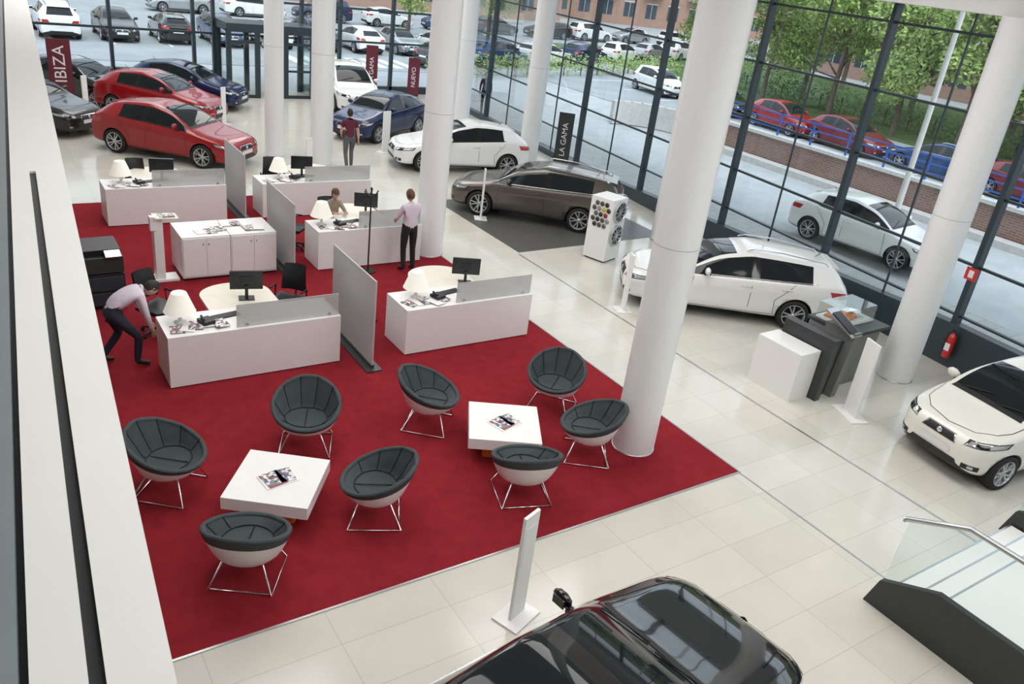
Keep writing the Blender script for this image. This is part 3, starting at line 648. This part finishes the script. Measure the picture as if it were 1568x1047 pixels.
def head(mb,c,fwd,up,skin,hairm,long=False):
    f=fwd.normalized(); u=up.normalized(); r=f.cross(u).normalized(); u=r.cross(f)
    M=Matrix(((r.x,f.x,u.x,c.x),(r.y,f.y,u.y,c.y),(r.z,f.z,u.z,c.z),(0,0,0,1)))
    rows=[];hr=[];n=24
    def surf(th,ph,k=1):
        x=sin(th)*cos(ph); y=sin(th)*sin(ph); z=cos(th)
        w=.076*(1-.22*max(0,-z)**1.5); l=.097*(1-.10*max(0,-z)) 
        yy=l*y+ (.012*max(0,-z) if y>0 else -.006)
        if y>0:
            g=math.exp(-((x/.16)**2)); yy+=.022*g*math.exp(-((z+.15)/.14)**2)*(y>.6)+.006*math.exp(-((z+.55)/.08)**2)*g-.006*math.exp(-((z-.08)/.1)**2)*math.exp(-((abs(x)-.4)/.15)**2)
        return Vector((w*x*k,yy*k,.118*z*k))
    for j in range(19):
        th=pi*j/18; rows.append([tuple(surf(th,2*pi*i/n)) for i in range(n)])
    mb.grid(rows,skin,M=M,closed=True)
    for s in (-1,1):
        mb.lathe([(.001,-.011),(.008,-.008),(.0115,0),(.008,.008),(.001,.011)],PAPER,10,M@Matrix.Translation((s*.031,.078,.012)))
        mb.lathe([(.001,-.004),(.006,0),(.001,.004)],BLACK,8,M@Matrix.Translation((s*.031,.0895,.012))@Matrix.Rotation(pi/2,4,'X'))
        mb.tube([(s*.018,.090,.034),(s*.045,.083,.034)],.004,hairm,6,M)
        mb.tube([(s*.076,-.005,.03),(s*.086,-.012,.022),(s*.084,-.01,-.005),(s*.074,-.002,-.03)],.009,skin,8,M)
    mb.tube([(-.022,.098,-.062),(0,.103,-.060),(.022,.098,-.062)],.0045,LIP,6,M)
    for j in range(15):
        row=[]
        for i in range(n):
            ph=2*pi*i/n; lim=(.36*pi if sin(ph)>.35 else (.50*pi if sin(ph)>-.15 else .68*pi))
            if long and sin(ph)<.3: lim=.85*pi
            t=j/14*lim; k=1.10+.02*sin(i*5+j*3); p=surf(t,ph,k); row.append(tuple(p+Vector((0,-.004,.004))))
        hr.append(row)
    mb.grid(hr,hairm,M=M,closed=True)
LIP=mat("lip",(.4,.12,.1),.5); SK=mat("skin",(.52,.30,.21),.55,noise=.05)
HB=mat("hair_dark",(.018,.013,.01),.6,noise=.3,nscale=40,bump=.4); HG=mat("hair_brown",(.10,.05,.02),.6,noise=.3,nscale=40,bump=.4)
SHOE=mat("shoe_leather",(.012,.01,.01),.35)
def human(name,loc,yaw,J,shirt,pants,hairm,hf=(0,1,0),hu=(0,0,1),long=False,sleeve=True,s=1,hn=None,fem=1,shoe=SHOE):
    D=dict(pel=(0,0,.95),spi=(0,.0,1.13),che=(0,-.01,1.31),nb=(0,-.01,1.43),ne=(0,.0,1.50),hd=(0,.03,1.62))
    for k,q in (('L',-1),('R',1)):
        D['sh'+k]=(q*.17,-.01,1.385); D['el'+k]=(q*.23,-.04,1.12); D['wr'+k]=(q*.24,.05,.89); D['hi'+k]=(q*.095,0,.90); D['kn'+k]=(q*.11,.02,.49); D['an'+k]=(q*.11,-.03,.085); D['to'+k]=(q*.13,.15,.035)
    D.update(J); D={k:Vector(v)*s for k,v in D.items()}
    names=['pel','spi','che','nb','ne']; vs=[D[k] for k in names]; es=[(0,1),(1,2),(2,3),(3,4)]; rad=[(.155,.12),(.135,.11),(.155,.115),.075,.055]
    if fem<1: rad[1]=(.115,.09); rad[2]=(.13,.10)
    segs=[(0,1,'s'),(1,2,'s'),(2,3,'s'),(3,4,'k')]
    for k in 'LR':
        b=len(vs); vs+=[D['sh'+k],(D['sh'+k]+D['el'+k])/2,D['el'+k],(D['el'+k]*.6+D['wr'+k]*.4),D['wr'+k]]; rad+=[.072,.056*fem,.047*fem,.043*fem,.03]
        es+=[(2,b),(b,b+1),(b+1,b+2),(b+2,b+3),(b+3,b+4)]; segs+=[(2,b,'s'),(b,b+1,'s'),(b+1,b+2,'s' if sleeve else 'k'),(b+2,b+3,'s' if sleeve else 'k'),(b+3,b+4,'s' if sleeve else 'k')]
        b=len(vs); an=D['an'+k]; to=D['to'+k]; vs+=[D['hi'+k],(D['hi'+k]+D['kn'+k])/2,D['kn'+k],D['kn'+k]*.6+an*.4,an,an*.4+to*.6,to]; rad+=[.098,.085,.064,.062,.048,(.042,.034),(.034,.026)]
        es+=[(0,b)]+[(b+i,b+i+1) for i in range(6)]; segs+=[(0,b,'p')]+[(b+i,b+i+1,'p') for i in range(4)]+[(b+4,b+5,'f'),(b+5,b+6,'f')]
    rad=[(r if isinstance(r,tuple) else (r,r)) for r in rad]; rad=[(a*s,b_*s) for a,b_ in rad]
    em=skin_mesh(vs,es,rad,0,2); ids={'s':0,'p':1,'k':2,'f':3}
    for p in em.polygons:
        c=p.center; best=min(segs,key=lambda q:segd(c,vs[q[0]],vs[q[1]])-.35*rad[q[0]][0]); p.material_index=ids[best[2]]
    mb=MB(); mb.mesh(em,[shirt,pants,SK,shoe])
    for k,q in (('L',-1),('R',1)):
        d=D['wr'+k]-D['el'+k]; nn=Vector((-q,0,0)) if not hn else Vector(hn); hand(mb,D['wr'+k]+d.normalized()*.01,d,nn*-1,SK,q)
    head(mb,D['hd'],Vector(hf),Vector(hu),SK,hairm,long)
    return mb.build(name,loc,yaw)
PINK=mat("shirt_pale",(.66,.58,.66),.8,noise=.05,bump=.3,bscale=14); MAR=mat("polo_maroon",(.10,.012,.03),.8,noise=.1,bump=.3,bscale=14)
NAVY=mat("trousers_navy",(.015,.018,.035),.8,noise=.1,bump=.3,bscale=12); GTR=mat("trousers_grey",(.10,.10,.11),.8,noise=.1,bump=.3,bscale=12); BLK=mat("trousers_black",(.012,.012,.014),.8,noise=.1,bump=.3,bscale=12)
COAT=mat("coat_dark",(.03,.03,.04),.8,noise=.2); TAUPE=mat("blouse_brown",(.30,.24,.18),.8,noise=.1)
human("standing_man",(7.42,14.22,.012),.05,dict(elL=(-.24,.10,1.13),wrL=(-.17,.30,1.03),elR=(.24,.10,1.13),wrR=(.17,.30,1.03),hd=(0,.06,1.60)),PINK,BLK,HG,hf=(0,1,-.25))
human("walking_man",(9.35,22.0,0),-.2,dict(knR=(.10,.18,.52),anR=(.10,.14,.10),toR=(.11,.31,.05),knL=(-.10,.02,.48),anL=(-.10,-.24,.12),toL=(-.11,-.09,.04),elL=(-.24,.0,1.12),wrL=(-.2,.18,.98),wrR=(.25,-.04,.90)),MAR,GTR,HB,sleeve=False)
human("bending_man",(1.52,11.85,.012),-1.45,dict(pel=(0,-.10,.92),spi=(0,.06,1.05),che=(0,.24,1.15),nb=(0,.35,1.18),ne=(0,.42,1.18),hd=(0,.52,1.15),
  hiL=(-.095,-.08,.88),hiR=(.095,-.08,.88),shL=(-.18,.31,1.12),shR=(.18,.31,1.12),elL=(-.22,.38,.84),wrL=(-.14,.48,.61),elR=(.24,.36,.84),wrR=(.22,.42,.60),
  knL=(-.13,.06,.48),anL=(-.14,-.22,.09),toL=(-.15,-.04,.035),knR=(.15,.25,.48),anR=(.16,.20,.085),toR=(.20,.37,.035)),PINK,NAVY,HB,hf=(0,.55,-.85),hu=(0,.85,.55))
human("seated_woman",(6.45,15.98,.012),pi,dict(pel=(0,-.05,.56),spi=(0,-.01,.74),che=(0,.05,.92),nb=(0,.09,1.04),ne=(0,.11,1.11),hd=(0,.16,1.22),
  hiL=(-.09,0,.54),hiR=(.09,0,.54),shL=(-.15,.06,.99),shR=(.15,.06,.99),elL=(-.22,.20,.82),wrL=(-.14,.40,.88),elR=(.22,.20,.82),wrR=(.14,.40,.88),
  knL=(-.11,.40,.50),knR=(.11,.40,.50),anL=(-.11,.38,.09),anR=(.11,.38,.09),toL=(-.11,.55,.035),toR=(.11,.55,.035)),TAUPE,BLK,HG,hf=(0,.8,-.5),long=True,fem=.85,hn=(0,0,-1))
office_chair(6.45,16.05,pi)
human("pedestrian",(18.9,30.2,-.05),2.6,dict(knR=(.10,.18,.52),anR=(.10,.14,.10),toR=(.11,.31,.05),anL=(-.10,-.24,.12),toL=(-.11,-.09,.04)),COAT,BLK,HB)

# ---------------------------------------------------------------- exterior
ASPH=mat("pale_asphalt",(.40,.42,.43),.85,noise=.08,nscale=1.5,bump=.2); ROAD=mat("road_asphalt",(.32,.34,.35),.85,noise=.1,nscale=.6)
PAVE=tilemat("pavement",(.40,.41,.41),(.36,.37,.37),(.28,.28,.27),.4,.4,.01,.8); GRASS=mat("grass",(.09,.15,.04),.95,noise=.4,nscale=3,bump=.6)
LINE=mat("road_paint",(.8,.8,.8),.7); BRICK=tilemat("brick_wall",(.25,.14,.115),(.21,.11,.09),(.3,.26,.22),.26,.08,.01,.85,.5,'YZ'); COPE=mat("concrete",(.55,.54,.52),.8,noise=.08)
BLUE=mat("railing_blue",(.03,.10,.38),.4)
mb=MB(); mb.b2(-90,170,-60,170,-.30,-.13,ASPH); mb.build("ground")
mb=MB(); mb.b2(29,36.2,-60,60,-.13,-.10,ROAD); mb.prism([(-90,41),(28.9,41),(28.9,60),(170,60.1),(170,72),(-90,72)],-.13,-.105,ROAD)
for k in range(30): mb.b2(33.1,36.2,-40+3.1*k,-39.9+3.1*k,-.1,-.095,LINE)
for k in range(24): mb.b2(-20+2.7*k,-19.88+2.7*k,46,51,-.105,-.10,LINE)
for k in range(8): mb.b2(15+.9*k,15.5+.9*k,42,45,-.105,-.10,LINE)
mb.build("street_road")
mb=MB(); mb.prism([(15.1,-20),(17.2,-20),(21.2,34.4),(19.1,34.4)],-.13,-.04,PAVE); mb.b2(-40,19,34.4,37.5,-.13,-.04,PAVE); mb.b2(36.4,40,-60,60,-.13,.02,PAVE); mb.build("pavement")
mb=MB(); mb.b2(40,62,-60,58,-.13,.06,GRASS); mb.build("grass_lawn")
mb=MB(); mb.b2(26.9,27.15,-40,25.5,-.13,.95,BRICK); mb.b2(26.82,27.23,-40,25.5,.95,1.07,COPE); mb.b2(26.3,26.85,-40,25.5,-.13,.10,COPE)
pts=[(27.0-2.2*(1-cos(t)),25.5+3.2*sin(t)) for t in [pi*i/2/8 for i in range(9)]]
for a,b in zip(pts[:-1],pts[1:]):
    L=sqrt((a[0]-b[0])**2+(a[1]-b[1])**2); mb.box(((a[0]+b[0])/2,(a[1]+b[1])/2,.4),(.25,L+.05,1.0),COPE,-atan2(b[0]-a[0],b[1]-a[1]))
mb.build("brick_retaining_wall")
mb=MB()
for k in range(40):
    y=-38+1.6*k; mb.b2(27.0,27.06,y,y+.06,1.05,1.9,BLUE)
for z in (1.3,1.6,1.85): mb.b2(27.01,27.05,-38,25.5,z,z+.05,BLUE)
mb.build("street_railing")
car("parked_car","hat",PW,(20.7,12.4),-83,-.05)
for x,y,k,p in ((34.6,27.0,'ibz',PR),(34.7,23.2,'hat',PDR),(34.7,18.6,'est',PBL),(34.7,14.6,'hat',PDR),(34.7,10.3,'hat',PS),(34.7,31.5,'ibz',PK),(34.7,36.5,'sml',PW)): car("parked_car",k,p,(x,y),-95 if k!='est' else 85,-.1)
ps=[PW,PS,PK,PB,PW,PBL,PW,PBR]; kk=['hat','ibz','est','sml','suv']
for i in range(14): car("parked_car",kk[i%5],ps[(i*3)%8],(-6+2.7*i*1.0,48.5),90+(i%2)*180,-.1)
for i in range(12): car("parked_car",kk[(i*2)%5],ps[(i*5+1)%8],(14+5.2*i,63+(i%3)*.3),0 if i%2 else 180,-.1)
for i in range(9): car("parked_car",kk[(i*3+1)%5],ps[(i*3+2)%8],(24+4.6*i,43+1.6*i),20,-.1)
BARK=mat("bark",(.12,.09,.07),.9,noise=.3,nscale=10,bump=.5)
LG=mat("leaves_green",(.28,.38,.11),.7,noise=.45,nscale=2); LP=mat("leaves_purple",(.16,.035,.07),.7,noise=.4,nscale=2); LH=mat("leaves_hedge",(.09,.17,.05),.8,noise=.4,nscale=3)
def leaves(mb,c,rad,n,sz,mt):
    vs=[];fs=[]
    for i in range(n):
        d=Vector((random.gauss(0,1),random.gauss(0,1),random.gauss(0,1))).normalized()*(random.random()**.4)
        p=Vector((c[0]+d.x*rad[0],c[1]+d.y*rad[1],c[2]+d.z*rad[2])); u=Vector((random.gauss(0,1),random.gauss(0,1),random.gauss(0,1))).normalized(); w=u.orthogonal().normalized()
        s=sz*random.uniform(.6,1.3); b=len(vs); vs+=[p-u*s,p+w*s*.55,p+u*s,p-w*s*.55]; fs.append((b,b+1,b+2,b+3))
    mb.add(vs,fs,mt)
def tree(mt,seed):
    random.seed(seed); mb=MB(); mb.tube([(0,0,-.1),(.05,.02,1.5),(0,.1,3.2),(.1,0,5)],[.16,.13,.11,.06],BARK,10)
    for i in range(15):
        a=random.uniform(0,6.3); r=random.uniform(.6,2.2); z=random.uniform(2.5,7.2); q=(r*cos(a),r*sin(a),z)
        mb.tube([(0,.05,z-1.3 if z>3.6 else 2.0),(q[0]*.5,q[1]*.5,z-.6),q],[.06,.04,.02],BARK,6); leaves(mb,q,(1.25,1.25,1.0),420,.125,mt)
    return mb.data("street_tree")
TG=[tree(LG,1),tree(LG,2)]; TP=tree(LP,3)
random.seed(9)
for x,y,t,s in ((41,34,0,1),(41.5,29.5,1,1.1),(41,25,0,1),(41,21.5,1,1.15),(41,17,2,.85),(41,13.5,2,.9),(41,9,0,1),(47,28,1,1.2),(47,22,0,1.2),(47,16,1,1.2),(46,35,0,1.1),(47,10,2,1),(52,32,1,1.3),(53,24,0,1.3),(41,5,1,1),(52,16,0,1.3),(52,9,1,1.3),(57,40,1,1.2),(57,27,0,1.3),(57,19,1,1.3),(36,58,0,1),(28,56,1,.9),(48,45,1,1.0)):
    put("street_tree",(TG+[TP])[t],(x,y,0),random.uniform(0,6),scale=s)
mb=MB()
for k in range(26): leaves(mb,(43.9+random.uniform(-.3,.3),2+1.5*k,.75),(1.1,1.1,.9),330,.10,LH); mb.tube([(43.9,2+1.5*k,.06),(43.9,2+1.5*k,1.0)],.05,BARK,6)
mb.build("hedge")
mb=MB()
for k in range(14): leaves(mb,(22+1.6*k,39.6+.35*k,.6),(1.1,.7,.7),260,.09,LG); mb.tube([(22+1.6*k,39.6+.35*k,-.13),(22+1.6*k,39.6+.35*k,.6)],.04,BARK,6)
mb.build("hedge")
for x,y in ((22.8,13.0),(24,33)):
    mb=MB(); mb.lathe([(.14,-.13),(.14,.4),(.09,.5),(.06,8.5)],COPE,16); mb.tube([(0,0,8.4),(-.3,0,8.9),(-1.4,0,9.1)],.05,COPE); mb.box((-1.6,0,9.08),(.7,.25,.12),COPE); mb.build("street_lamp",(x,y,0))
BM=[tilemat("facade_brick",(.40,.24,.18),(.36,.21,.16),(.34,.27,.22),.5,.15,.01,.85,.5,'XZ'),mat("facade_cream",(.62,.57,.48),.85,noise=.06)]
WIN=mat("building_window",(.05,.07,.09),.15)
def building(x,y,w,d,fl,mt,rz):
    mb=MB(); H_=fl*3.0+.8; mb.b2(-w/2,w/2,0,d,-.13,H_,mt); mb.b2(-w/2-.2,w/2+.2,-.2,d+.2,H_,H_+.3,COPE)
    n=int(w/3.0)
    for f in range(fl):
        for k in range(n):
            cx_=-w/2+ (k+.5)*w/n; z=.9+3*f
            mb.b2(cx_-.75,cx_+.75,-.03,.0,z,z+1.7,WIN); mb.b2(cx_-.85,cx_+.85,-.06,-.0,z+1.7,z+1.85,COPE); mb.b2(cx_-.03,cx_+.03,-.05,-.03,z,z+1.7,COPE)
            if k%2==0 and f>0: mb.b2(cx_-1.3,cx_+1.3,-1.1,0,z-.35,z-.2,COPE); mb.b2(cx_-1.3,cx_+1.3,-1.1,-1.05,z-.2,z+.75,COPE); mb.b2(cx_-1.3,cx_-1.25,-1.1,0,z-.2,z+.75,COPE); mb.b2(cx_+1.25,cx_+1.3,-1.1,0,z-.2,z+.75,COPE)
    mb.build("apartment_building",(x,y,0),rz)
building(5,82,34,12,5,BM[1],0); building(42,80,34,12,6,BM[0],0); building(80,84,34,12,6,BM[0],-.3); building(68,22,70,12,6,BM[0],-pi/2); building(-32,84,34,12,5,BM[0],0)

# ---------------------------------------------------------------- lights, world
w=bpy.data.worlds.new("sky"); bpy.context.scene.world=w; w.use_nodes=True; nt=w.node_tree; bg=nt.nodes["Background"]
tc=nt.nodes.new("ShaderNodeTexCoord"); sp=nt.nodes.new("ShaderNodeSeparateXYZ"); r=nt.nodes.new("ShaderNodeValToRGB")
nt.links.new(tc.outputs["Generated"],sp.inputs[0]); nt.links.new(sp.outputs[2],r.inputs[0]); nt.links.new(r.outputs[0],bg.inputs[0])
r.color_ramp.elements[0].position=.0; r.color_ramp.elements[0].color=(.82,.88,.94,1); r.color_ramp.elements[1].position=.6; r.color_ramp.elements[1].color=(.78,.87,1,1); bg.inputs[1].default_value=2.0
s=bpy.data.lights.new("sun","SUN"); s.energy=1.6; s.angle=.4; s.color=(1,.98,.94); so=bpy.data.objects.new("sun",s); so.rotation_euler=(radians(38),radians(12),radians(-30)); COL.objects.link(so)
for i,(x,y) in enumerate(((3,2),(9.5,2),(3,9.5),(9.5,9.5),(3,17),(9.5,17),(4,25),(11.5,25),(6,31.5),(13.5,31.5))):
    l=bpy.data.lights.new("ceiling_light","AREA"); l.shape='RECTANGLE'; l.size=3.6; l.size_y=4.5; l.energy=222; l.color=(1,.985,.965)
    o=bpy.data.objects.new("ceiling_light",l); o.location=(x,y,7.55); COL.objects.link(o)
# ---------------------------------------------------------------- camera
cd=bpy.data.cameras.new("camera"); cd.sensor_width=36; cd.lens=28.47; cd.clip_start=.05; cd.clip_end=400
co=bpy.data.objects.new("camera",cd); co.location=(0,0,6.2); co.rotation_euler=(1.12526,-.1207,-.57292); COL.objects.link(co); bpy.context.scene.camera=co
